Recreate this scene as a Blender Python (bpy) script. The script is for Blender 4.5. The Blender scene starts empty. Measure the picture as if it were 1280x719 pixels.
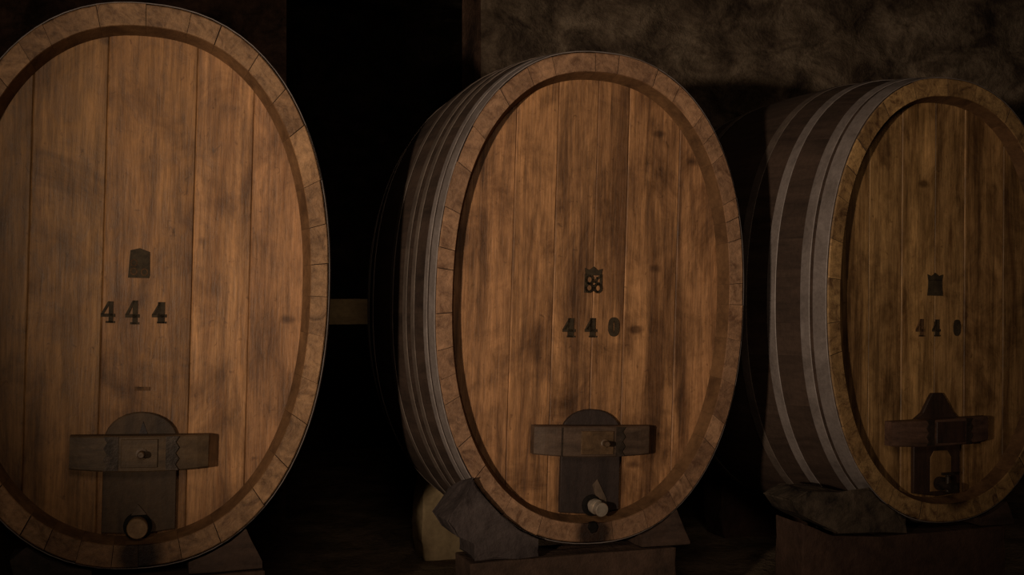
import bpy, bmesh, math, random
from mathutils import Vector, Matrix, noise, Euler

random.seed(7)
scene = bpy.context.scene
C = scene.collection

# ---------------------------------------------------------------- camera
cam_d = bpy.data.cameras.new('camera')
cam_d.sensor_width = 36.0
cam_d.lens = 36.0 * 1420.67 / 1280.0
cam = bpy.data.objects.new('camera', cam_d)
cam.location = (-0.059, -4.3734, 1.4336)
cam.rotation_euler = (math.pi / 2 + 0.0095, 0, -0.3297)
C.objects.link(cam)
scene.camera = cam

# ---------------------------------------------------------------- world, lamps, exposure
world = bpy.data.worlds.new('world')
scene.world = world
world.use_nodes = True
world.node_tree.nodes['Background'].inputs[0].default_value = (0.010, 0.008, 0.006, 1)
world.node_tree.nodes['Background'].inputs[1].default_value = 0.3

LIGHT_POS = Vector((-2.75, -4.9, 1.50))


def spot(name, pos, target, power, size_deg, blend, radius, col):
    d = bpy.data.lights.new(name, 'SPOT')
    d.energy = power
    d.spot_size = math.radians(size_deg)
    d.spot_blend = blend
    d.shadow_soft_size = radius
    d.color = col
    o = bpy.data.objects.new(name, d)
    o.location = pos
    o.rotation_euler = (Vector(target) - Vector(pos)).to_track_quat('-Z', 'Y').to_euler()
    C.objects.link(o)
    return o


spot('work_lamp', LIGHT_POS, (1.46, 0.0, 1.88), 880, 38, 1.0, 0.10, (1.0, 0.80, 0.59))
fd = bpy.data.lights.new('fill_light', 'AREA')  # added soft fill from behind the camera, not a lamp of the cellar
fd.energy = 26.0
fd.size = 1.2
fd.color = (1.0, 0.78, 0.58)
fo = bpy.data.objects.new('fill_light', fd)
fo.location = (-0.1, -5.4, 3.3)
fo.rotation_euler = (Vector((1.3, 0.8, 0.8)) - Vector(fo.location)).to_track_quat('-Z', 'Y').to_euler()
C.objects.link(fo)

vs = scene.view_settings
vs.view_transform = 'Standard'
vs.look = 'None'
vs.gamma = 1.0
vs.exposure = 0.0
vs.use_curve_mapping = False


# ---------------------------------------------------------------- materials
class NT:
    def __init__(self, name):
        self.m = bpy.data.materials.new(name)
        self.m.use_nodes = True
        self.t = self.m.node_tree
        self.b = self.t.nodes['Principled BSDF']

    def n(self, kind, **kw):
        nd = self.t.nodes.new(kind)
        for k, v in kw.items():
            setattr(nd, k, v)
        return nd

    def l(self, a, b):
        self.t.links.new(a, b)

    def coords(self, scale, rnd=0.0):
        tc = self.n('ShaderNodeTexCoord')
        mp = self.n('ShaderNodeMapping')
        mp.inputs['Scale'].default_value = scale
        self.l(tc.outputs['Object'], mp.inputs['Vector'])
        if rnd:
            oi = self.n('ShaderNodeObjectInfo')
            mu = self.n('ShaderNodeMath', operation='MULTIPLY')
            mu.inputs[1].default_value = rnd
            self.l(oi.outputs['Random'], mu.inputs[0])
            cx = self.n('ShaderNodeCombineXYZ')
            for k in range(3):
                self.l(mu.outputs[0], cx.inputs[k])
            self.l(cx.outputs[0], mp.inputs['Location'])
        return mp.outputs[0]

    def noise(self, vec, scale=1.0, detail=6, rough=0.6, dist=0.0):
        nd = self.n('ShaderNodeTexNoise')
        nd.inputs['Scale'].default_value = scale
        nd.inputs['Detail'].default_value = detail
        nd.inputs['Roughness'].default_value = rough
        nd.inputs['Distortion'].default_value = dist
        self.l(vec, nd.inputs['Vector'])
        return nd.outputs['Fac']

    def ramp(self, fac, stops):
        r = self.n('ShaderNodeValToRGB')
        cr = r.color_ramp
        while len(cr.elements) < len(stops):
            cr.elements.new(0.5)
        for e, (p, c) in zip(cr.elements, stops):
            e.position = p
            e.color = (*c, 1) if not isinstance(c, float) else (c, c, c, 1)
        self.l(fac, r.inputs[0])
        return r.outputs[0]

    def mix(self, a, b, fac, mode='MIX'):
        nd = self.n('ShaderNodeMix', data_type='RGBA', blend_type=mode)
        for sock, v in ((nd.inputs[0], fac), (nd.inputs[6], a), (nd.inputs[7], b)):
            if isinstance(v, (int, float)):
                sock.default_value = v
            elif isinstance(v, tuple):
                sock.default_value = (*v, 1)
            else:
                self.l(v, sock)
        return nd.outputs[2]

    def bump(self, fac, strength=0.3, dist=0.01):
        bp = self.n('ShaderNodeBump')
        bp.inputs['Strength'].default_value = strength
        bp.inputs['Distance'].default_value = dist
        self.l(fac, bp.inputs['Height'])
        self.l(bp.outputs[0], self.b.inputs['Normal'])

    def done(self, col, rough=0.65, metal=0.0, spec=0.3):
        if isinstance(col, tuple):
            self.b.inputs['Base Color'].default_value = (*col, 1)
        else:
            self.l(col, self.b.inputs['Base Color'])
        if isinstance(rough, (int, float)):
            self.b.inputs['Roughness'].default_value = rough
        else:
            self.l(rough, self.b.inputs['Roughness'])
        self.b.inputs['Metallic'].default_value = metal
        self.b.inputs['Specular IOR Level'].default_value = spec
        return self.m


def sc(c, k):
    return tuple(x * k for x in c)


def head_wood(name, light, dark, smear=0.6, blot=0.5, seedoff=17.0, smoke=None):
    """vertical-grained oak boards, smoke-stained; each board's own tint comes from its object colour"""
    t = NT(name)
    grain = t.noise(t.coords((9, 9, 0.9), seedoff), 1.0, 8, 0.68, 1.2)
    fine = t.noise(t.coords((95, 95, 6), seedoff), 1.0, 4, 0.7, 0.3)
    blotch = t.noise(t.coords((3.4, 3.4, 2.6), seedoff * 0.37), 1.0, 7, 0.68, 0.9)
    mottle = t.noise(t.coords((16, 16, 9), seedoff), 1.0, 6, 0.7, 0.8)
    streak = t.noise(t.coords((13, 13, 0.8), seedoff * 1.7), 1.0, 5, 0.62, 0.4)
    speck = t.noise(t.coords((38, 38, 26), seedoff), 1.0, 4, 0.6, 0.8)
    c = t.ramp(grain, [(0.32, dark), (0.50, sc(light, 0.80)), (0.70, sc(light, 1.06))])
    c = t.mix(c, t.ramp(fine, [(0.30, 0.52), (0.62, 1.06)]), 0.8, 'MULTIPLY')
    c = t.mix(c, t.ramp(mottle, [(0.30, (0.50, 0.46, 0.42)), (0.50, (0.92, 0.90, 0.88)), (0.70, (1.16, 1.16, 1.18))]), 0.62, 'MULTIPLY')
    c = t.mix(c, t.ramp(blotch, [(0.33, (0.40, 0.36, 0.33)), (0.52, (0.95, 0.94, 0.92)), (0.68, (1.15, 1.13, 1.12))]), blot, 'MULTIPLY')
    c = t.mix(c, t.ramp(streak, [(0.36, (0.26, 0.22, 0.20)), (0.52, (1.0, 1.0, 1.0))]), smear, 'MULTIPLY')
    c = t.mix(c, t.ramp(speck, [(0.27, (0.30, 0.26, 0.22)), (0.37, (1.0, 1.0, 1.0))]), 0.65, 'MULTIPLY')
    # scattered knots, drawn out sideways
    vo = t.n('ShaderNodeTexVoronoi')
    vo.inputs['Scale'].default_value = 1.0
    wob = t.noise(t.coords((9, 9, 16), seedoff), 1.0, 3, 0.5)
    t.l(t.coords((2.6, 2.6, 4.6), seedoff * 0.73), vo.inputs['Vector'])
    kn = t.n('ShaderNodeMath', operation='MULTIPLY_ADD')
    t.l(wob, kn.inputs[0])
    kn.inputs[1].default_value = 0.16
    t.l(vo.outputs['Distance'], kn.inputs[2])
    c = t.mix(c, t.ramp(kn.outputs[0], [(0.11, (0.28, 0.24, 0.21)), (0.18, (1.0, 1.0, 1.0))]), 0.85, 'MULTIPLY')
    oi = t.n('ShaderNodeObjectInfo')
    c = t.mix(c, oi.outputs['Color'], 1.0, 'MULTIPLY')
    if smoke:
        # dark seep stain beside the door
        tc = t.n('ShaderNodeTexCoord')
        mp = t.n('ShaderNodeMapping')
        mp.inputs['Location'].default_value = (-smoke[0] / smoke[2], 0, -smoke[1] / smoke[3])
        mp.inputs['Scale'].default_value = (1 / smoke[2], 0, 1 / smoke[3])
        t.l(tc.outputs['Object'], mp.inputs['Vector'])
        ln = t.n('ShaderNodeVectorMath', operation='LENGTH')
        t.l(mp.outputs[0], ln.inputs[0])
        ad = t.n('ShaderNodeMath', operation='MULTIPLY_ADD')
        t.l(streak, ad.inputs[0])
        ad.inputs[1].default_value = 0.9
        t.l(ln.outputs['Value'], ad.inputs[2])
        c = t.mix(t.ramp(ad.outputs[0], [(0.55, (0.34, 0.30, 0.27)), (1.0, (1.0, 1.0, 1.0))]), c, 1.0, 'MULTIPLY')
    hb = t.n('ShaderNodeMath', operation='ADD')
    t.l(mottle, hb.inputs[0])
    t.l(fine, hb.inputs[1])
    t.bump(hb.outputs[0], 0.45, 0.006)
    return t.done(c, t.ramp(mottle, [(0.3, 0.46), (0.7, 0.66)]), 0, 0.4)


def stave_wood(name, light, dark, stain_pos):
    """end grain of the staves on the rim, worn and mottled, wine-dark stain under the bung"""
    t = NT(name)
    m1 = t.noise(t.coords((13, 13, 13), 31.0), 1.0, 7, 0.7, 1.2)
    m2 = t.noise(t.coords((45, 45, 45), 31.0), 1.0, 5, 0.7, 0.5)
    m3 = t.noise(t.coords((3.0, 3.0, 3.0), 11.0), 1.0, 3, 0.5)
    c = t.ramp(m1, [(0.34, dark), (0.50, sc(light, 0.8)), (0.62, light), (0.74, sc(light, 1.3))])
    c = t.mix(c, t.ramp(m2, [(0.30, 0.55), (0.58, 1.0)]), 0.7, 'MULTIPLY')
    c = t.mix(c, t.ramp(m3, [(0.35, (0.62, 0.60, 0.60)), (0.62, (1.0, 1.0, 1.0))]), 0.8, 'MULTIPLY')
    oi = t.n('ShaderNodeObjectInfo')
    c = t.mix(c, t.ramp(oi.outputs['Random'], [(0.0, (0.78, 0.73, 0.70)), (0.5, (0.95, 0.93, 0.92)), (1.0, (1.10, 1.05, 1.0))]), 1.0, 'MULTIPLY')
    # wet stain
    tc = t.n('ShaderNodeTexCoord')
    vm = t.n('ShaderNodeVectorMath', operation='DISTANCE')
    vm.inputs[1].default_value = stain_pos
    t.l(tc.outputs['Object'], vm.inputs[0])
    ad = t.n('ShaderNodeMath', operation='MULTIPLY_ADD')
    t.l(m1, ad.inputs[0])
    ad.inputs[1].default_value = -0.09
    t.l(vm.outputs['Value'], ad.inputs[2])
    c = t.mix(t.ramp(ad.outputs[0], [(0.01, (0.10, 0.08, 0.07)), (0.055, (1.0, 1.0, 1.0))]), c, 1.0, 'MULTIPLY')
    t.bump(m2, 0.6, 0.008)
    return t.done(c, 0.6, 0, 0.35)


def plain(name, light, dark, scale=(8, 8, 8), rough=0.7, metal=0.0, spec=0.3, bump=0.4, bdist=0.006, fine=40, rnd=13.0):
    t = NT(name)
    a = t.noise(t.coords(scale, rnd), 1.0, 6, 0.65, 0.4)
    f = t.noise(t.coords((fine, fine, fine), rnd), 1.0, 4, 0.7)
    c = t.ramp(a, [(0.33, dark), (0.66, light)])
    c = t.mix(c, t.ramp(f, [(0.3, 0.6), (0.6, 1.0)]), 0.6, 'MULTIPLY')
    t.bump(f, bump, bdist)
    return t.done(c, rough, metal, spec)


B0 = 1.0317
M = {}
M['head1'] = head_wood('oak_head_golden', (0.54, 0.27, 0.115), (0.27, 0.12, 0.045), 0.5, 0.85, 17.0, (0.01, B0 - 0.56, 0.22, 0.20))
M['head2'] = head_wood('oak_head_stained', (0.56, 0.283, 0.124), (0.22, 0.104, 0.043), 0.8, 0.9, 23.0, (-0.06, B0 - 0.78, 0.20, 0.36))
M['head3'] = head_wood('oak_head_smoky', (0.50, 0.285, 0.115), (0.20, 0.10, 0.036), 0.85, 0.95, 29.0, (0.0, B0 - 0.72, 0.26, 0.34))
M['rim1'] = stave_wood('stave_end_brown', (0.44, 0.25, 0.125), (0.17, 0.088, 0.042), (0.02, 0.0, -0.985 + 1.0317))
M['rim2'] = stave_wood('stave_end_rosy', (0.4224, 0.2376, 0.1320), (0.1760, 0.0880, 0.0458), (0.02, 0.0, -0.99 + 1.0317))
M['rim3'] = stave_wood('stave_end_olive', (0.48, 0.29, 0.12), (0.14, 0.07, 0.03), (0.05, 0.0, -0.90 + 1.0317))
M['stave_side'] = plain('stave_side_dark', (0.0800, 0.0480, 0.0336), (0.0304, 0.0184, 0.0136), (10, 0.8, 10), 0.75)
M['stave_inner'] = plain('chime_inner_soiled', (0.20, 0.10, 0.042), (0.085, 0.04, 0.016), (8, 8, 8), 0.75)
M['hoop'] = plain('hoop_grey_iron', (0.30, 0.245, 0.225), (0.17, 0.135, 0.122), (6, 6, 6), 0.5, 0.1, 0.5, 0.3, 0.003, 60)
M['hoop_dark'] = plain('hoop_dark_iron', (0.17, 0.125, 0.10), (0.085, 0.06, 0.048), (6, 6, 6), 0.6, 0.1, 0.4, 0.3, 0.003, 60)  # darker iron tone for the hoops further back
M['ink'] = plain('stencil_ink', (0.062, 0.042, 0.023), (0.028, 0.019, 0.011), (30, 30, 30), 0.8, 0, 0.2, 0.2, 0.002, 120)
M['ink_pale'] = plain('stencil_ink_faded', (0.17, 0.085, 0.038), (0.06, 0.032, 0.016), (45, 45, 25), 0.8, 0, 0.2, 0.2, 0.002, 120)
M['door1'] = plain('door_dark_oak', (0.0978, 0.0578, 0.0306), (0.0467, 0.0289, 0.0179), (14, 14, 1.5), 0.65)
M['door2'] = plain('door_sooty_oak', (0.0493, 0.0323, 0.0272), (0.0221, 0.0153, 0.0136), (14, 14, 1.5), 0.55)
M['door3'] = plain('door_red_black_oak', (0.055, 0.028, 0.018), (0.02, 0.012, 0.009), (14, 14, 1.5), 0.55)
M['panel3'] = plain('door_panel_tan', (0.30, 0.16, 0.06), (0.14, 0.07, 0.026), (14, 14, 1.5), 0.65)
M['bar1'] = plain('crossbar_grey_oak', (0.1320, 0.0800, 0.0416), (0.0600, 0.0368, 0.0208), (2, 20, 20), 0.6)
M['bar2'] = plain('crossbar_worn_oak', (0.1178, 0.0713, 0.0465), (0.0465, 0.0279, 0.0186), (2, 20, 20), 0.6)
M['bar3'] = plain('crossbar_dark_oak', (0.1600, 0.0840, 0.0560), (0.0480, 0.0272, 0.0192), (2, 20, 20), 0.55)
M['iron'] = plain('black_iron', (0.075, 0.05, 0.035), (0.025, 0.017, 0.012), (20, 20, 20), 0.5, 0.5, 0.5)
M['plate'] = plain('brown_plate', (0.1380, 0.0780, 0.0372), (0.0600, 0.0330, 0.0168), (18, 18, 18), 0.5, 0.1, 0.4)
M['black'] = plain('black_gasket', (0.012, 0.009, 0.007), (0.006, 0.005, 0.004), (20, 20, 20), 0.7, 0, 0.1)
M['bung'] = plain('bung_wood', (0.30, 0.175, 0.085), (0.15, 0.085, 0.04), (25, 25, 25), 0.6)
M['brass'] = plain('tap_metal', (0.74, 0.62, 0.50), (0.50, 0.40, 0.31), (30, 30, 30), 0.22, 0.6, 0.5, 0.1, 0.001)
M['sliver'] = plain('pale_wood', (0.12, 0.08, 0.055), (0.07, 0.046, 0.03), (25, 25, 5), 0.7)
M['ped_brown'] = plain('pedestal_brown', (0.1088, 0.0626, 0.0422), (0.0510, 0.0306, 0.0218), (5, 5, 5), 0.85, 0, 0.2, 0.7, 0.012, 26)
M['ped_red'] = plain('pedestal_reddish', (0.0992, 0.0546, 0.0372), (0.0496, 0.0279, 0.0205), (5, 5, 5), 0.85, 0, 0.2, 0.7, 0.012, 26)
M['black_stone'] = plain('black_stone', (0.05, 0.036, 0.028), (0.02, 0.015, 0.012), (9, 9, 9), 0.85, 0, 0.2, 0.8, 0.012, 22)
M['slate'] = plain('dark_slate', (0.0920, 0.0680, 0.0624), (0.0440, 0.0320, 0.0304), (9, 9, 9), 0.8, 0, 0.25, 0.8, 0.012, 22)
M['rubble'] = plain('mottled_rubble', (0.1020, 0.0720, 0.0492), (0.0180, 0.0132, 0.0102), (11, 11, 11), 0.85, 0, 0.2, 0.8, 0.012, 22)
M['chock_wood'] = plain('chock_timber', (0.0863, 0.0495, 0.0338), (0.0375, 0.0225, 0.0173), (3, 18, 18), 0.7)
M['tan'] = plain('tan_limestone', (0.50, 0.36, 0.20), (0.33, 0.23, 0.125), (6, 6, 6), 0.9, 0, 0.2, 0.5, 0.008, 24)
M['beam'] = plain('pale_beam', (0.55, 0.38, 0.19), (0.36, 0.24, 0.12), (2, 14, 14), 0.85)


def wall_mat(name, light, mid, dark, scale=1.0):
    t = NT(name)
    big = t.noise(t.coords((1.1 * scale, 1.1 * scale, 1.6 * scale)), 1.0, 5, 0.6, 0.6)
    med = t.noise(t.coords((3.0 * scale, 3.0 * scale, 4.0 * scale)), 1.0, 9, 0.72, 0.5)
    fin = t.noise(t.coords((24, 24, 24)), 1.0, 5, 0.7, 0.3)
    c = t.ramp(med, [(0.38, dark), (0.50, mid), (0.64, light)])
    c = t.mix(c, t.ramp(big, [(0.36, (0.50, 0.46, 0.44)), (0.60, (1.0, 1.0, 1.0))]), 0.85, 'MULTIPLY')
    c = t.mix(c, t.ramp(fin, [(0.30, 0.55), (0.58, 1.0)]), 0.6, 'MULTIPLY')
    ad = t.n('ShaderNodeMath', operation='ADD')
    t.l(med, ad.inputs[0])
    t.l(fin, ad.inputs[1])
    t.bump(ad.outputs[0], 0.8, 0.03)
    return t.done(c, 0.92, 0, 0.15)


M['plaster'] = wall_mat('cellar_plaster', (0.29, 0.215, 0.15), (0.155, 0.11, 0.075), (0.06, 0.041, 0.03))
M['sooty'] = wall_mat('sooty_masonry', (0.24, 0.135, 0.09), (0.14, 0.08, 0.055), (0.05, 0.031, 0.022))
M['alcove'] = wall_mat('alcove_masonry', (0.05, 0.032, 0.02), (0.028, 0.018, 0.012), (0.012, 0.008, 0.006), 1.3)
M['dirt'] = wall_mat('floor_earth', (0.42, 0.30, 0.20), (0.28, 0.20, 0.13), (0.16, 0.11, 0.075))


# ---------------------------------------------------------------- helpers
def mesh_obj(name, verts, faces, mats, parent=None, mat_idx=None, smooth=False):
    me = bpy.data.meshes.new(name)
    me.from_pydata([tuple(v) for v in verts], [], faces)
    for m in (mats if isinstance(mats, (list, tuple)) else [mats]):
        me.materials.append(m)
    if mat_idx:
        for p, k in zip(me.polygons, mat_idx):
            p.material_index = k
    bm = bmesh.new()
    bm.from_mesh(me)
    bmesh.ops.recalc_face_normals(bm, faces=bm.faces)
    bm.to_mesh(me)
    bm.free()
    if smooth:
        for p in me.polygons:
            p.use_smooth = True
    o = bpy.data.objects.new(name, me)
    C.objects.link(o)
    if parent:
        o.parent = parent
    return o


def tag(o, label, cat, group=None):
    o['label'] = label
    o['category'] = cat
    if group:
        o['group'] = group
    return o


def structure(o):
    o['kind'] = 'structure'
    return o


class MB:
    """collects shapes into one mesh"""
    def __init__(self):
        self.v, self.f = [], []

    def add(self, vs, fs):
        k = len(self.v)
        self.v += [tuple(v) for v in vs]
        self.f += [tuple(i + k for i in f) for f in fs]

    def prism(self, pts, y0, y1, bev=0.0):
        """polygon pts in XZ, extruded in Y from y0 (front) to y1, front edge chamfered"""
        n = len(pts)
        cx = sum(p[0] for p in pts) / n
        cz = sum(p[1] for p in pts) / n
        rings = []
        if bev:
            q = []
            for x, z in pts:
                d = math.hypot(x - cx, z - cz) or 1
                q.append((x - (x - cx) / d * bev, z - (z - cz) / d * bev))
            rings.append([(x, y0, z) for x, z in q])
            rings.append([(x, y0 + bev, z) for x, z in pts])
        else:
            rings.append([(x, y0, z) for x, z in pts])
        rings.append([(x, y1, z) for x, z in pts])
        vs = [p for r in rings for p in r]
        fs = [tuple(range(n))]
        for r in range(len(rings) - 1):
            for i in range(n):
                j = (i + 1) % n
                fs.append((r * n + i, r * n + j, (r + 1) * n + j, (r + 1) * n + i))
        fs.append(tuple((len(rings) - 1) * n + i for i in range(n))[::-1])
        self.add(vs, fs)

    def lathe(self, origin, axis, profile, seg=20):
        """profile of (radius, distance along axis), closed at both ends"""
        axis = Vector(axis).normalized()
        q = axis.to_track_quat('Z', 'Y')
        o = Vector(origin)
        vs, fs = [], []
        for r, h in profile:
            for s in range(seg):
                a = 2 * math.pi * s / seg
                vs.append(o + q @ Vector((r * math.cos(a), r * math.sin(a), h)))
        for k in range(len(profile) - 1):
            for s in range(seg):
                t = (s + 1) % seg
                fs.append((k * seg + s, k * seg + t, (k + 1) * seg + t, (k + 1) * seg + s))
        fs.append(tuple(range(seg))[::-1])
        fs.append(tuple((len(profile) - 1) * seg + s for s in range(seg)))
        self.add(vs, fs)

    def box(self, x0, x1, y0, y1, z0, z1, bev=0.0):
        self.prism([(x0, z0), (x1, z0), (x1, z1), (x0, z1)], y0, y1, bev)

    def build(self, name, mat, parent=None, smooth=False):
        return mesh_obj(name, self.v, self.f, mat, parent, smooth=smooth)


def rough_grid(name, P0, U, V, nu, nv, amp, freq, mat, seed=0.0, fade=True):
    """displaced slab surface: P0 + u*U + v*V, moved along its normal by noise"""
    P0, U, V = Vector(P0), Vector(U), Vector(V)
    N = U.cross(V).normalized()
    vs, fs = [], []
    for j in range(nv + 1):
        for i in range(nu + 1):
            p = P0 + U * (i / nu) + V * (j / nv)
            q = p * freq + Vector((seed, seed * 1.7, seed * 0.3))
            d = noise.fractal(q, 0.9, 2.1, 5) * amp
            edge = min(i, nu - i, j, nv - j)
            if fade and edge == 0:
                d = 0
            vs.append(p + N * d)
    for j in range(nv):
        for i in range(nu):
            a = j * (nu + 1) + i
            fs.append((a, a + 1, a + nu + 2, a + nu + 1))
    return mesh_obj(name, vs, fs, mat, smooth=True)


def rough_stone(name, front, back, y0, y1, mat, amp=0.006, cuts=3, seed=0.0, bev=0.012, parent=None):
    """stone lofted between two polygons in XZ, edges worn, faces uneven"""
    n = len(front)
    bm = bmesh.new()
    a = [bm.verts.new((x, y0, z)) for x, z in front]
    b = [bm.verts.new((x, y1, z)) for x, z in back]
    bm.faces.new(a)
    bm.faces.new(b[::-1])
    for i in range(n):
        j = (i + 1) % n
        bm.faces.new((a[i], b[i], b[j], a[j]))
    bmesh.ops.recalc_face_normals(bm, faces=bm.faces)
    bmesh.ops.bevel(bm, geom=list(bm.edges), offset=bev, segments=2, profile=0.6, affect='EDGES')
    bmesh.ops.triangulate(bm, faces=[f for f in bm.faces if len(f.verts) > 4])
    bmesh.ops.subdivide_edges(bm, edges=[e for e in bm.edges if e.calc_length() > 0.05], cuts=cuts, use_grid_fill=True)
    bmesh.ops.triangulate(bm, faces=[f for f in bm.faces if len(f.verts) > 4])
    bm.normal_update()
    for v in bm.verts:
        q = v.co * 9 + Vector((seed, seed, seed))
        v.co += v.normal * (noise.fractal(q, 0.8, 2.0, 4) * amp - amp * 0.8)
    me = bpy.data.meshes.new(name)
    bm.to_mesh(me)
    bm.free()
    me.materials.append(mat)
    o = bpy.data.objects.new(name, me)
    C.objects.link(o)
    if parent:
        o.parent = parent
    return o


# ---------------------------------------------------------------- the cellar
WY = 3.0
structure(rough_grid('floor', (-3.2, -6.5, 0), (11.7, 0, 0), (0, 13.0, 0), 150, 160, 0.02, 1.6, M['dirt'], 3.0))
# back wall: left stretch, right stretch, and the dark alcove between them
structure(rough_grid('wall_back_left', (-3.2, WY, -0.05), (4.13, 0, 0), (0, 0, 4.3), 110, 110, 0.03, 2.2, M['sooty'], 5.0))
structure(rough_grid('wall_back_right', (2.24, WY, -0.05), (6.26, 0, 0), (0, 0, 4.3), 190, 140, 0.055, 1.9, M['plaster'], 9.0))
structure(rough_grid('wall_opening_left', (0.93, WY + 0.45, -0.05), (0, -0.45, 0), (0, 0, 4.3), 14, 100, 0.015, 2.4, M['sooty'], 14.0))
structure(rough_grid('wall_opening_right', (2.24, WY, -0.05), (0, 0.45, 0), (0, 0, 4.3), 14, 100, 0.015, 2.4, M['sooty'], 15.0))
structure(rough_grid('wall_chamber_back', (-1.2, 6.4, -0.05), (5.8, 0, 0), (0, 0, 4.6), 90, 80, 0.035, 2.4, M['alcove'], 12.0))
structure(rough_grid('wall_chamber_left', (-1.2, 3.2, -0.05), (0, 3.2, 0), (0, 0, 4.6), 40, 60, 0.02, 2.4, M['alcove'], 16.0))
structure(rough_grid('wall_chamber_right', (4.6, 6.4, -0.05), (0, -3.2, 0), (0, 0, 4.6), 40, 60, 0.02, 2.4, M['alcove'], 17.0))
structure(rough_grid('wall_left', (-3.2, -6.5, -0.05), (0, 9.5, 0), (0, 0, 4.3), 90, 45, 0.05, 1.9, M['plaster'], 18.0))
structure(rough_grid('wall_right', (8.5, WY, -0.05), (0, -9.5, 0), (0, 0, 4.3), 90, 45, 0.05, 1.9, M['plaster'], 21.0))
structure(rough_grid('wall_front', (8.5, -6.5, -0.05), (-11.7, 0, 0), (0, 0, 4.3), 110, 45, 0.05, 1.9, M['plaster'], 23.0))
# shallow barrel vault
vv, ff = [], []
NX, NY = 60, 48
for j in range(NY + 1):
    y = -6.55 + (6.5 + 6.55) * j / NY
    z = 4.15 + 0.75 * math.sin(math.pi * min(1, max(0, (y + 6.55) / 9.6)))
    for i in range(NX + 1):
        x = -3.25 + 11.8 * i / NX
        vv.append((x, y, z + 0.05 * noise.fractal(Vector((x, y, z)) * 1.7, 0.9, 2, 4)))
for j in range(NY):
    for i in range(NX):
        a = j * (NX + 1) + i
        ff.append((a, a + NX + 1, a + NX + 2, a + 1))
structure(mesh_obj('ceiling', vv, ff, M['plaster'], smooth=True))

# ---------------------------------------------------------------- casks
A, B, NN = 0.6843, 1.0317, 2.30
LEN = 1.80
BULGE = 0.08
REC = 0.080          # head recess
CW, CH = 0.066, 0.082  # chime thickness at sides / top


def oval(t, a, b):
    c, s = math.cos(t), math.sin(t)
    return (a * math.copysign(abs(c) ** (2 / NN), c), b * math.copysign(abs(s) ** (2 / NN), s) + B)


def half_h(x, a, b):
    r = min(1.0, abs(x) / a)
    return b * (1 - r ** NN) ** (1 / NN)


def bulge(y):
    return BULGE * (1 - ((y - LEN / 2) / (LEN / 2)) ** 2)


# arc-length table
TAB = []
acc = 0.0
prev = oval(0, A, B)
for k in range(4001):
    t = 2 * math.pi * k / 4000
    p = oval(t, A, B)
    acc += math.hypot(p[0] - prev[0], p[1] - prev[1])
    TAB.append((acc, t))
    prev = p
PER = acc


def t_at(s):
    s %= PER
    lo, hi = 0, len(TAB) - 1
    while hi - lo > 1:
        m = (lo + hi) // 2
        if TAB[m][0] <= s:
            lo = m
        else:
            hi = m
    s0, t0 = TAB[lo]
    s1, t1 = TAB[hi]
    return t0 + (t1 - t0) * ((s - s0) / (s1 - s0) if s1 > s0 else 0)


def make_staves(root, rim, seed, count):
    rnd = random.Random(seed)
    w = [rnd.uniform(0.6, 1.5) for _ in range(count)]
    k = PER / sum(w)
    s = rnd.uniform(0, 0.1)
    ys = [0.1, 0.3, 0.5, 0.7, 0.9, 1.1, 1.3, 1.5, 1.7, LEN]
    for wi in w:
        s0, s1 = s + 0.00025, s + wi * k - 0.00025
        s += wi * k
        yf = rnd.uniform(-0.0015, 0.002)
        dr = rnd.uniform(-0.0025, 0.002)
        # stations: (y, outer grow, tangential inset, inner pair)
        st = [(yf, -0.004 + dr, rnd.uniform(0.0, 0.0022), (CW - 0.002, CH - 0.002)),
              (yf + 0.006, bulge(0.006) + dr, 0.0, (CW, CH)),
              (REC, bulge(REC) + dr * 0.5, 0.0, (CW + 0.022, CH + 0.020))]
        st += [(y, bulge(y), 0.0, (CW + 0.022 - bulge(y), CH + 0.020 - bulge(y))) for y in ys]
        NS = 4
        vs, fs, mi = [], [], []
        for (y, g, ins, (iw, ih)) in st:
            for q in range(NS + 1):
                t = t_at(s0 + ins + (s1 - s0 - 2 * ins) * q / NS)
                x, z = oval(t, A + g, B + g)
                vs.append((x, y, z))
            for q in range(NS + 1):
                t = t_at(s0 + ins + (s1 - s0 - 2 * ins) * q / NS)
                x, z = oval(t, A - iw, B - ih)
                vs.append((x, y, z))
        W = 2 * (NS + 1)
        for q in range(NS):
            fs.append((q, q + 1, NS + 2 + q, NS + 1 + q)); mi.append(0)
            e = (len(st) - 1) * W
            fs.append((e + q, e + q + 1, e + NS + 2 + q, e + NS + 1 + q)); mi.append(1)
        for r in range(len(st) - 1):
            a, b = r * W, (r + 1) * W
            for q in range(NS):
                fs.append((a + q, a + q + 1, b + q + 1, b + q)); mi.append(0 if r == 0 else 1)
                fs.append((a + NS + 1 + q, a + NS + 2 + q, b + NS + 2 + q, b + NS + 1 + q)); mi.append(0 if r == 0 else 2)
            fs.append((a, a + NS + 1, b + NS + 1, b)); mi.append(1)
            fs.append((a + NS, a + 2 * NS + 1, b + 2 * NS + 1, b + NS)); mi.append(1)
        mesh_obj('stave', vs, fs, [rim, M['stave_side'], M['stave_inner']], root, mi)


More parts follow.
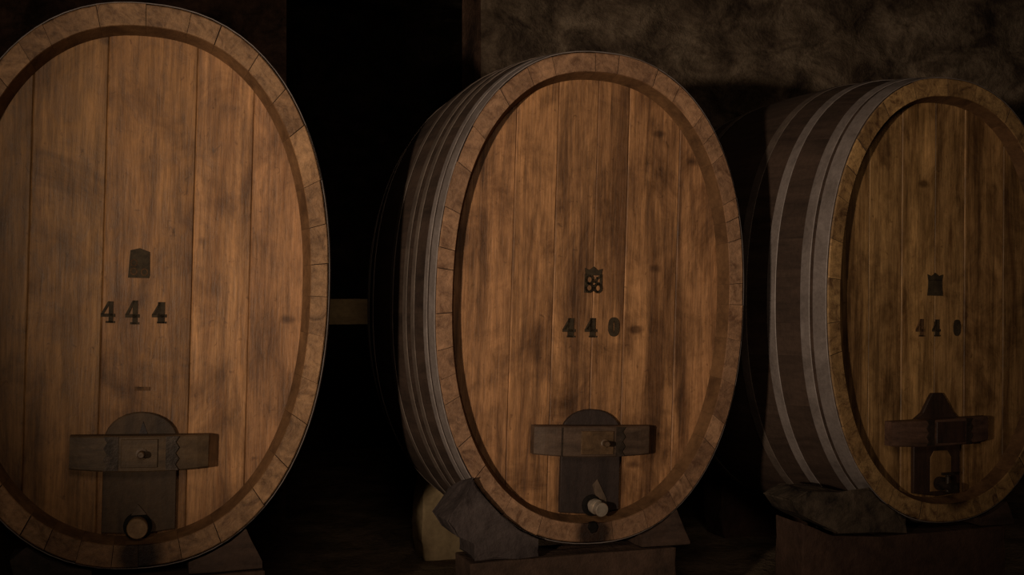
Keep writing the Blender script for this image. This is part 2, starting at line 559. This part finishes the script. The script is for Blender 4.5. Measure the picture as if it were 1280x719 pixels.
def make_heads(root, mat, seams, seed, tints):
    rnd = random.Random(seed)
    a, b = A - CW - 0.022 + 0.012, B - CH - 0.020 + 0.012
    xs = [-a + 0.001] + list(seams) + [a - 0.001]
    for x0, x1, tint in zip(xs[:-1], xs[1:], tints):
        x0g, x1g = x0 + 0.0004, x1 - 0.0004
        yd = REC + rnd.uniform(-0.0025, 0.0025)
        n = 8

        def ring(xa, xb, y, sh):
            top, bot = [], []
            for k in range(n + 1):
                x = xa + (xb - xa) * k / n
                h = max(0.004, half_h(x, a - sh, b - sh))
                top.append((x, y, B + h))
                bot.append((x, y, B - h))
            return top + bot[::-1]
        e0 = 0.004
        rings = [ring(x0g + e0, x1g - e0, yd, 0), ring(x0g, x1g, yd + 0.0035, 0), ring(x0g, x1g, yd + 0.05, 0)]
        m = 2 * (n + 1)
        vs = [p for r in rings for p in r]
        fs = []
        for r in range(3):
            base = r * m
            if r in (0, 2):
                for k in range(n):
                    fs.append((base + k, base + k + 1, base + m - 2 - k, base + m - 1 - k))
        for r in range(2):
            for k in range(m):
                k2 = (k + 1) % m
                fs.append((r * m + k, r * m + k2, (r + 1) * m + k2, (r + 1) * m + k))
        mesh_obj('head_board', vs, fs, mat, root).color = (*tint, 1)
    # closed rear end
    pts = [oval(2 * math.pi * k / 48, a, b) for k in range(48)]
    mb = MB()
    mb.prism(pts, LEN - 0.12, LEN - 0.07)
    mb.build('rear_head', mat, root)


def make_hoop(root, y0, y1, th=0.0055, darker=False):
    SEG = 96
    vs, fs = [], []
    for k in range(SEG):
        t = t_at(PER * k / SEG)
        for (y, g) in ((y0, 0.002), (y0, th - 0.0015), (y0 + 0.0015, th), (y1 - 0.0015, th), (y1, th - 0.0015), (y1, 0.002)):
            x, z = oval(t, A + bulge(y) + g, B + bulge(y) + g)
            vs.append((x, y, z))
    for k in range(SEG):
        j = (k + 1) % SEG
        for q in range(6):
            q2 = (q + 1) % 6
            fs.append((k * 6 + q, j * 6 + q, j * 6 + q2, k * 6 + q2))
    mesh_obj('hoop', vs, fs, M['hoop_dark'] if darker else M['hoop'], root)


def stroke(mb, pts, w, y0, y1, closed=False):
    n = len(pts)
    rng = range(n if closed else n - 1)
    for i in rng:
        p, q = Vector(pts[i]), Vector(pts[(i + 1) % n])
        d = (q - p).normalized()
        e = Vector((-d.y, d.x)) * (w / 2)
        p2, q2 = p - d * w * 0.3, q + d * w * 0.3
        mb.prism([tuple(p2 + e), tuple(q2 + e), tuple(q2 - e), tuple(p2 - e)], y0, y1)


INK0 = REC - 0.0045
INK1 = REC + 0.004


def digit(root, ch, x0, z0, x1, z1, mat, heavy=1.0):
    """a stencilled numeral inside the box x0..x1, z0..z1 (z measured from the head's centre)"""
    mb = MB()
    w, h = x1 - x0, z1 - z0
    P = lambda u, v: (x0 + u * w, B + z0 + v * h)
    if ch == '4':
        sw = 0.30 * heavy
        mb.prism([P(0.86 - sw, 0.0), P(0.86, 0.0), P(0.86, 1.0), P(0.86 - sw, 1.0)], INK0, INK1)       # stem
        mb.prism([P(0.36, 0.0), P(1.0, 0.0), P(1.0, 0.09), P(0.36, 0.09)], INK0, INK1)                # foot
        mb.prism([P(0.0, 0.28), P(1.0, 0.28), P(1.0, 0.43), P(0.0, 0.43)], INK0, INK1)                # bar
        mb.prism([P(0.0, 0.40), P(0.20 * heavy, 0.40), P(0.86 - sw * 0.5, 1.0), P(0.50, 1.0)], INK0, INK1)   # diagonal
        if heavy > 1.2:
            mb.prism([P(0.10, 0.42), P(0.6, 0.42), P(0.6, 0.9)], INK0, INK1)
    else:
        n = 20
        out = [(0.5 + 0.5 * math.cos(2 * math.pi * k / n), 0.5 + 0.5 * math.copysign(abs(math.sin(2 * math.pi * k / n)) ** 0.7, math.sin(2 * math.pi * k / n))) for k in range(n)]
        f = 0.34 / heavy
        for k in range(n):
            a, b = out[k], out[(k + 1) % n]
            ia = (0.5 + (a[0] - 0.5) * f, 0.5 + (a[1] - 0.5) * 0.66)
            ib = (0.5 + (b[0] - 0.5) * f, 0.5 + (b[1] - 0.5) * 0.66)
            mb.prism([P(*a), P(*b), P(*ib), P(*ia)], INK0, INK1)
    return mb.build('numeral', mat, root)


def circle(cx, cz, rx, rz, n=14):
    return [(cx + rx * math.cos(2 * math.pi * k / n), cz + rz * math.sin(2 * math.pi * k / n)) for k in range(n)]


def emblem(root, x0, z0, x1, z1, mat, heavy=1.0, solid=False):
    """crowned monogram of four loops in a box"""
    mb = MB()
    w, h = x1 - x0, z1 - z0
    P = lambda u, v: (x0 + u * w, B + z0 + v * h)
    if solid == 'block':
        mb.prism([P(0.0, 0.0), P(0.95, 0.0), P(1.0, 0.10), P(0.97, 0.88), P(0.5, 1.0), P(0.08, 0.92)], INK0, INK1)
        return mb.build('emblem', mat, root)
    # crown
    mb.prism([P(0.06, 0.66), P(0.94, 0.66), P(1.0, 0.93), P(0.74, 0.86), P(0.5, 1.0), P(0.26, 0.86), P(0.0, 0.93)], INK0, INK1)
    if solid:
        mb.prism([P(0.0, 0.0), P(1.0, 0.0), P(0.95, 0.35), P(0.94, 0.7), P(0.06, 0.7), P(0.05, 0.35)], INK0, INK1)
    else:
        lw = 0.12 * w * heavy
        stroke(mb, [P(0.06, 0.0), P(0.06, 0.68)], lw, INK0, INK1)
        for cz in (0.17, 0.49):
            stroke(mb, [P(*q) for q in circle(0.27, cz, 0.20, 0.155)], lw, INK0, INK1, True)
        stroke(mb, [P(*q) for q in circle(0.77, 0.17, 0.20, 0.155)], lw, INK0, INK1, True)
        stroke(mb, [P(0.94, 0.62), P(0.72, 0.56), P(0.62, 0.40), P(0.84, 0.34), P(0.94, 0.30)], lw, INK0, INK1)
        stroke(mb, [P(0.94, 0.30), P(0.94, 0.68)], lw, INK0, INK1)
        if heavy > 1.5:
            mb.prism([P(0.0, 0.62), P(1.0, 0.62), P(1.0, 0.74), P(0.0, 0.74)], INK0, INK1)
            mb.prism([P(0.42, 0.0), P(0.62, 0.0), P(0.62, 0.66), P(0.42, 0.66)], INK0, INK1)
            mb.prism([P(0.92, 0.0), P(1.0, 0.0), P(1.0, 0.66), P(0.92, 0.66)], INK0, INK1)
    return mb.build('emblem', mat, root)


def door_plate(root, x0, x1, ztop, rise, mat, pointed=False):
    """tall manhole door with a rounded (or gabled) top, its foot tucked behind the rim"""
    cx, hw = (x0 + x1) / 2, (x1 - x0) / 2
    pts = []
    if pointed:
        pts = [(x0, ztop - rise), (cx - hw * 0.62, ztop - rise * 0.72), (cx - hw * 0.34, ztop - rise * 0.2), (cx - hw * 0.2, ztop),
               (cx + hw * 0.24, ztop), (cx + hw * 0.42, ztop - rise * 0.25), (cx + hw * 0.7, ztop - rise * 0.72), (x1, ztop - rise)]
    else:
        for k in range(15):
            a = math.pi * (1 - k / 14)
            pts.append((cx + hw * math.cos(a), ztop - rise + rise * math.sin(a)))
    bot = lambda x: -half_h(x, A - CW - 0.028, B - CH - 0.026)
    pts = pts + [(x1, bot(x1)), (cx, bot(cx)), (x0, bot(x0))]
    mb = MB()
    mb.prism([(x, z + B) for x, z in pts], REC - 0.022, REC + 0.002, 0.004)
    return mb.build('manhole_door', mat, root)


def crossbar(root, x0, x1, z0, z1, mat, y_back=0.056, y_mid=-0.022, y_end=0.008, slope=0.0):
    """thick bowed timber held across the door"""
    n = 12
    vs, fs = [], []
    for k in range(n + 1):
        f = k / n
        x = x0 + (x1 - x0) * f
        yf = y_end + (y_mid - y_end) * (1 - (2 * f - 1) ** 2) ** 0.8
        dz = slope * (f - 0.5)
        sag = -0.010 * (1 - (2 * f - 1) ** 2)
        e = 0.005
        for (y, z) in ((yf + e, z0 + sag), (yf, z0 + e + sag), (yf, z1 - e), (yf + e, z1), (y_back, z1), (y_back, z0 + sag)):
            vs.append((x, y, B + z + dz))
    for k in range(n):
        for q in range(6):
            q2 = (q + 1) % 6
            fs.append((k * 6 + q, (k + 1) * 6 + q, (k + 1) * 6 + q2, k * 6 + q2))
    fs.append(tuple(range(6)))
    fs.append(tuple(n * 6 + q for q in range(6))[::-1])
    return mesh_obj('crossbar', vs, fs, mat, root), (lambda x: y_end + (y_mid - y_end) * (1 - (2 * ((x - x0) / (x1 - x0)) - 1) ** 2) ** 0.8)


def wavy_strap(parent, xc, z0, z1, yf, w, mat, side=1):
    """iron strap over the bar with a scalloped edge"""
    pts = [(xc - w / 2 * side, z0), ]
    n = 12
    right = []
    for k in range(n + 1):
        v = k / n
        right.append((xc + side * (w / 2 + 0.006 * math.cos(v * math.pi * 6)), z0 + (z1 - z0) * v))
    pts = [(xc - side * w / 2, z0)] + right + [(xc - side * w / 2, z1)]
    mb = MB()
    mb.prism([(x, z + B) for x, z in pts], yf - 0.005, yf + 0.006)
    return mb.build('iron_strap', mat, parent)


def cask_root(X, Y, Z, yaw, roll, label):
    o = bpy.data.objects.new('wine_cask', None)
    o.empty_display_size = 0.3
    e = Euler((0, roll, yaw), 'XYZ')
    o.rotation_euler = e
    o.location = Vector((X, Y, Z)) - e.to_matrix() @ Vector((0, 0, B))
    C.objects.link(o)
    tag(o, label, 'cask', 'oval wine casks in a row')
    return o


# --- cask stamped 444
c1 = cask_root(0, 0, 1.4832, -0.0389, 0.0229, 'golden brown oval cask stamped 444, with a round wooden bung in its door')
make_staves(c1, M['rim1'], 11, 36)
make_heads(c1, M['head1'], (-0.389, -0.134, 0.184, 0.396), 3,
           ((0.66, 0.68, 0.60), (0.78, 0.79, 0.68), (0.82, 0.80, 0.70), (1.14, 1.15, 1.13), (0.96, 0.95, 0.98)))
for y0, y1 in ((0.012, 0.085), (0.105, 0.155), (0.32, 0.375), (0.56, 0.615), (1.19, 1.245), (1.43, 1.485), (1.68, 1.78)):
    make_hoop(c1, y0, y1)
em = emblem(c1, -0.046, 0.026, 0.031, 0.137, M['ink'], 1.0, 'block')
mb = MB()
for ex, ez in ((-0.026, 0.050), (-0.026, 0.082), (0.012, 0.048)):
    stroke(mb, [(ex + q[0], B + ez + q[1]) for q in circle(0, 0, 0.011, 0.012, 12)], 0.0045, INK0 - 0.001, INK1, True)
mb.build('worn_loops', M['ink_pale'], em)
digit(c1, '4', -0.138, -0.143, -0.088, -0.063, M['ink'], 1.0)
digit(c1, '4', -0.052, -0.147, -0.002, -0.058, M['ink'], 1.15)
digit(c1, '4', 0.042, -0.142, 0.095, -0.062, M['ink'], 1.55)
mb = MB()
mb.box(-0.012, 0.042, INK0, INK1, B - 0.393, B - 0.379)
mb.build('dash_mark', M['ink_pale'], c1)
d = door_plate(c1, -0.114, 0.146, -0.471, 0.105, M['door1'])
mb = MB()
mb.prism([(0.006, B - 0.56), (0.042, B - 0.56), (0.022, B - 0.505)], REC - 0.025, REC - 0.018)
mb.build('door_mark', M['door2'], d)
bar, yb = crossbar(c1, -0.227, 0.257, -0.672, -0.551, M['bar1'])
wavy_strap(bar, -0.082, -0.676, -0.553, yb(-0.085), 0.045, M['iron'], -1)
wavy_strap(bar, 0.125, -0.676, -0.553, yb(0.12), 0.040, M['iron'], 1)
mb = MB()
mb.box(-0.050, 0.078, yb(0) - 0.004, yb(0) + 0.012, B - 0.665, B - 0.562, 0.003)
mb.build('bolt_plate', M['bar1'], bar)
mb = MB()
mb.lathe((0.022, yb(0) - 0.002, B - 0.615), (-0.05, -1, 0.03), [(0.021, 0), (0.021, 0.006), (0.013, 0.008), (0.013, 0.046), (0.010, 0.050)], 14)
mb.build('bolt', M['plate'], bar)
mb = MB()
mb.lathe((0.013, REC - 0.021, B - 0.892), (0, -1, 0), [(0.052, 0), (0.050, 0.004), (0.042, 0.005)], 24)
mb.build('gasket', M['black'], d)
mb = MB()
mb.lathe((0.013, REC - 0.024, B - 0.892), (0, -1, 0), [(0.036, 0), (0.038, 0.05), (0.035, 0.055)], 20)
mb.build('bung', M['bung'], d)
mb = MB()
mb.prism([(-0.012, B - 0.852), (0.045, B - 0.850), (0.012, B - 0.810)], REC - 0.028, REC - 0.020, 0.002)
mb.build('paper_tip', M['sliver'], d)

# --- cask stamped 440
c2 = cask_root(1.825, 0.0383, 1.4397, -0.0526, 0.0323, 'oval cask stamped 440, with a shiny metal tap in its door')
make_staves(c2, M['rim2'], 22, 37)
make_heads(c2, M['head2'], (-0.347, -0.163, 0.016, 0.159, 0.399), 5,
           ((1.0, 0.98, 0.98), (1.06, 1.04, 1.0), (0.97, 0.96, 0.93), (0.92, 0.90, 0.86), (1.08, 1.07, 1.04), (1.0, 0.99, 1.0)))
for y0, y1 in ((0.010, 0.075), (0.095, 0.135), (0.255, 0.30), (0.365, 0.42), (0.60, 0.65), (1.15, 1.20), (1.40, 1.45), (1.68, 1.78)):
    make_hoop(c2, y0, y1, darker=y0 > 0.2)
emblem(c2, -0.026, 0.020, 0.053, 0.130, M['ink'], 1.0)
digit(c2, '4', -0.118, -0.175, -0.062, -0.093, M['ink'], 1.5)
digit(c2, '4', -0.018, -0.173, 0.036, -0.090, M['ink'], 1.5)
digit(c2, '0', 0.088, -0.167, 0.138, -0.084, M['ink'], 2.4)
d = door_plate(c2, -0.113, 0.152, -0.478, 0.10, M['door2'])
bar, yb = crossbar(c2, -0.252, 0.262, -0.662, -0.543, M['bar2'])
wavy_strap(bar, 0.118, -0.668, -0.545, yb(0.118), 0.034, M['iron'], 1)
mb = MB()
mb.box(-0.140, -0.134, yb(-0.13) - 0.003, yb(-0.13) + 0.012, B - 0.668, B - 0.548)
mb.build('iron_strap', M['iron'], bar)
mb = MB()
mb.box(-0.055, 0.090, yb(0) - 0.004, yb(0) + 0.012, B - 0.660, B - 0.562, 0.003)
mb.build('bolt_plate', M['plate'], bar)
mb = MB()
mb.lathe((0.048, yb(0) - 0.002, B - 0.613), (-0.1, -1, 0.05), [(0.018, 0), (0.018, 0.008), (0.012, 0.010), (0.012, 0.050), (0.009, 0.054)], 14)
mb.build('bolt', M['plate'], bar)
mb = MB()
mb.lathe((0.030, REC - 0.021, B - 0.885), (0, -1, 0), [(0.046, 0), (0.046, 0.006), (0.034, 0.010)], 20)
mb.build('gasket', M['black'], d)
mb = MB()
mb.lathe((0.030, REC - 0.021, B - 0.882), (0.16, -1, -0.10), [(0.024, 0), (0.024, 0.022), (0.032, 0.024), (0.032, 0.042), (0.022, 0.045), (0.022, 0.060),
          (0.028, 0.062), (0.030, 0.088), (0.027, 0.092)], 22)
tap = mb.build('tap', M['brass'], d)
mb = MB()
mb.prism([(0.028, B - 0.80), (0.050, B - 0.775), (0.095, B - 0.86), (0.098, B - 0.895), (0.065, B - 0.905)], REC - 0.028, REC - 0.020, 0.002)
mb.build('wood_sliver', M['sliver'], d)
# dripping notch under the tap
mb = MB()
mb.prism([(0.008, B - 0.992), (0.03, B - 0.985), (0.038, B - 0.965), (0.028, B - 0.945), (-0.002, B - 0.948), (-0.008, B - 0.968)], -0.010, 0.02, 0.004)
mb.build('drip_spout', M['black'], c2)

# --- cask with the worn stamp
c3 = cask_root(3.5909, -0.0195, 1.4277, 0.0409, 0.0123, 'dim oval cask with a worn stamp and a gable-topped door with a tan panel')
make_staves(c3, M['rim3'], 35, 34)
make_heads(c3, M['head3'], (-0.40, -0.215, -0.02, 0.156, 0.395), 8,
           ((0.85, 0.84, 0.82), (1.0, 1.0, 0.98), (1.08, 1.07, 1.02), (0.98, 0.97, 0.95), (1.05, 1.02, 1.0), (0.8, 0.78, 0.76)))
for y0, y1 in ((0.008, 0.088), (0.108, 0.165), (0.33, 0.39), (0.545, 0.605), (1.19, 1.25), (1.42, 1.48), (1.68, 1.78)):
    make_hoop(c3, y0, y1, darker=y0 > 0.5)
emblem(c3, -0.066, 0.018, 0.026, 0.126, M['ink'], 1.0, True)
digit(c3, '4', -0.133, -0.175, -0.080, -0.092, M['ink_pale'], 1.3)
digit(c3, '4', -0.036, -0.174, 0.012, -0.094, M['ink'], 1.5)
digit(c3, '0', 0.092, -0.172, 0.134, -0.094, M['ink'], 2.4)
d = door_plate(c3, -0.155, 0.118, -0.440, 0.125, M['door3'], True)
bar, yb = crossbar(c3, -0.325, 0.235, -0.668, -0.556, M['bar3'], 0.056, -0.024, 0.004, 0.012)
wavy_strap(bar, -0.128, -0.674, -0.554, yb(-0.128), 0.035, M['iron'], -1)
wavy_strap(bar, 0.095, -0.674, -0.552, yb(0.09), 0.030, M['iron'], 1)
mb = MB()
mb.box(-0.095, 0.070, yb(0) - 0.003, yb(0) + 0.012, B - 0.664, B - 0.566, 0.003)
mb.build('bolt_plate', M['door3'], bar)
mb = MB()
mb.prism([(-0.060, B - 0.90), (0.062, B - 0.90), (0.062, B - 0.74), (0.040, B - 0.71), (-0.040, B - 0.71), (-0.060, B - 0.74)], REC - 0.026, REC - 0.018, 0.002)
mb.build('door_panel', M['panel3'], d)
mb = MB()
mb.lathe((-0.012, REC - 0.024, B - 0.862), (0, -1, -0.1), [(0.032, 0), (0.032, 0.02), (0.018, 0.022), (0.018, 0.085), (0.021, 0.088), (0.021, 0.105)], 16)
mb.lathe((-0.012, REC - 0.085, B - 0.872), (0, 0, 1), [(0.012, -0.02), (0.012, 0.05), (0.007, 0.052), (0.007, 0.065)], 12)
mb.box(-0.045, 0.021, REC - 0.092, REC - 0.078, B - 0.816, B - 0.804)
mb.build('tap', M['iron'], d)

# ---------------------------------------------------------------- stone supports and chocks
casks = {1: c1, 2: c2, 3: c3}


def world_outline(ci, x, y, grow):
    """height of the cask's underside (hoops included) above the floor at world x, at depth y behind its face"""
    c = casks[ci]
    mt = c.matrix_basis
    best = None
    for k in range(180, 361):
        t = math.pi * k / 180
        lx, lz = oval(t, A + bulge(y) + grow, B + bulge(y) + grow)
        p = mt @ Vector((lx, y, lz))
        d = abs(p.x - x)
        if best is None or d < best[0]:
            best = (d, p.z)
    return best[1]


def under_curve(ci, xs, y, grow=0.012):
    return [(x, world_outline(ci, x, y, grow)) for x in xs]


def chock(name, ci, xs, zb, y0, y1, mat, label, cat, outer=None, amp=0.006, seed=0.0):
    """stone or timber wedged between the support and the cask's curve; xs from the inner to the outer end"""
    f = under_curve(ci, xs, y0 - casks[ci].location.y)
    g = under_curve(ci, xs, y1 - casks[ci].location.y)
    zb_f = zb if callable(zb) else (lambda x: zb)
    extra = outer or []
    front = f + extra + [(x, zb_f(x)) for x in (xs[-1] if not extra else extra[-1][0], xs[0])]
    back = g + extra + [(x, zb_f(x)) for x in (xs[-1] if not extra else extra[-1][0], xs[0])]
    o = rough_stone(name, front, back, y0, y1, mat, amp, 2, seed, 0.006)
    return tag(o, label, cat)


# front supports
zc2 = min(world_outline(2, x, 0.20, 0.009) for x in (1.7, 1.75, 1.8, 1.85, 1.9)) + 0.002
tag(rough_stone('support_block', [(1.262, -0.02), (2.195, -0.02), (2.195, zc2), (1.262, zc2)], [(1.262, -0.02), (2.195, -0.02), (2.195, zc2), (1.262, zc2)],
                0.02, 0.25, M['ped_brown'], 0.006, 5, 1.0), 'dull brown stone block under the cask stamped 440', 'stone block')
zc1 = min(world_outline(1, x, 0.20, 0.009) for x in (-0.1, -0.05, 0.0, 0.05)) + 0.002
tag(rough_stone('support_block', [(-0.40, -0.02), (0.455, -0.02), (0.455, zc1), (-0.40, zc1)], [(-0.40, -0.02), (0.455, -0.02), (0.455, zc1), (-0.40, zc1)],
                -0.02, 0.22, M['ped_brown'], 0.006, 5, 2.0), 'brown stone block under the cask stamped 444', 'stone block')
zc3 = min(world_outline(3, x, 0.20, 0.009) for x in (3.5, 3.55, 3.6, 3.65, 3.7)) + 0.002
p3 = [(2.775, -0.02), (3.905, -0.02), (3.905, zc3), (3.20, zc3), (2.95, zc3 + 0.02), (2.785, zc3 + 0.085)]
tag(rough_stone('support_block', p3, p3, -0.03, 0.20, M['ped_red'], 0.006, 4, 3.0), 'reddish stone block under the worn-stamped cask with the gabled door', 'stone block')

# chocks
Y2a, Y2b = 0.0, 0.24
chock('chock_stone', 2, (1.56, 1.48, 1.40, 1.32, 1.27), lambda x: zc2, Y2a, Y2b, M['slate'], 'jagged dark slate wedge left of the block under cask 440', 'stone wedge',
      outer=[(1.235, 0.640), (1.155, 0.545), (1.20, 0.475), (1.275, 0.44)], amp=0.010, seed=4.0)
chock('chock_timber', 2, (2.03, 2.09, 2.15, 2.20), zc2, Y2a + 0.03, Y2b, M['chock_wood'], 'brown wooden wedge with a sloping end, jammed under cask 440', 'wedge',
      outer=[(2.265, zc2 + 0.012)], amp=0.004, seed=5.0)
chock('chock_timber', 1, (0.17, 0.25, 0.32, 0.38), zc1, -0.015, 0.2, M['chock_wood'], 'dark wooden wedge jammed under the cask stamped 444, beside the gap', 'wedge',
      outer=[(0.445, zc1 + 0.03)], amp=0.004, seed=6.0)
chock('chock_stone', 1, (-0.16, -0.24, -0.32, -0.38), zc1, -0.015, 0.2, M['black_stone'], 'dark stone wedge at the outer foot of cask 444', 'stone wedge',
      outer=[(-0.44, zc1 + 0.10), (-0.42, zc1 + 0.01)], amp=0.006, seed=7.0)
z3 = lambda x: zc3 + (0.02 if x < 3.0 else 0.0)
chock('chock_stone', 3, (3.33, 3.28, 3.23, 3.18, 3.13), z3, -0.05, 0.19, M['rubble'], 'mottled rubble wedge on the reddish block, under the worn-stamped cask', 'stone wedge',
      outer=[(2.97, 0.575), (2.80, 0.590), (2.705, 0.545), (2.76, 0.475), (2.95, zc3 + 0.026)], amp=0.012, seed=8.0)
chock('chock_timber', 3, (3.76, 3.82, 3.88, 3.92), zc3, -0.02, 0.19, M['chock_wood'], 'small wooden wedge beside the reddish block, under the worn-stamped cask', 'wedge',
      outer=[(3.965, zc3 + 0.012)], amp=0.004, seed=9.0)
# rear supports (the tan one shows in the gap)
for ci, xa, xb, mt, lab in ((2, 1.475, 1.80, M['tan'], 'rounded tan limestone block on the floor behind the slate wedge'),
                            (1, -0.30, 0.32, M['ped_brown'], 'stone block under the rear end of the cask stamped 444'),
                            (3, 3.30, 3.90, M['ped_red'], 'stone block under the rear end of the worn-stamped cask')):
    zt = min(world_outline(ci, xa + (xb - xa) * k / 8, 1.62, 0.009) for k in range(9)) + 0.002
    und = lambda x: min(0.478 if ci == 2 else zt, world_outline(ci, x, 1.62, 0.009) + 0.001)
    prof = [(xa + 0.02, -0.02), (xb, -0.02), (xb, und(xb)), (xa + 0.20, und(xa + 0.20)), (xa + 0.12, und(xa + 0.12)), (xa + 0.02, und(xa + 0.02) - 0.004),
            (xa - 0.004, 0.36), (xa - 0.012, 0.12)]
    tag(rough_stone('support_block', prof, prof, 1.60, 1.83, mt, 0.008, 3, 10.0 + ci, 0.02), lab, 'stone block')

# pale beam set across the alcove
mb = MB()
mb.prism([(0.915, 1.26), (2.255, 1.26), (2.255, 1.43), (0.915, 1.43)], 3.12, 3.30, 0.01)
tag(mb.build('beam', M['beam']), 'pale horizontal beam across the dark opening, seen between casks 444 and 440', 'beam')
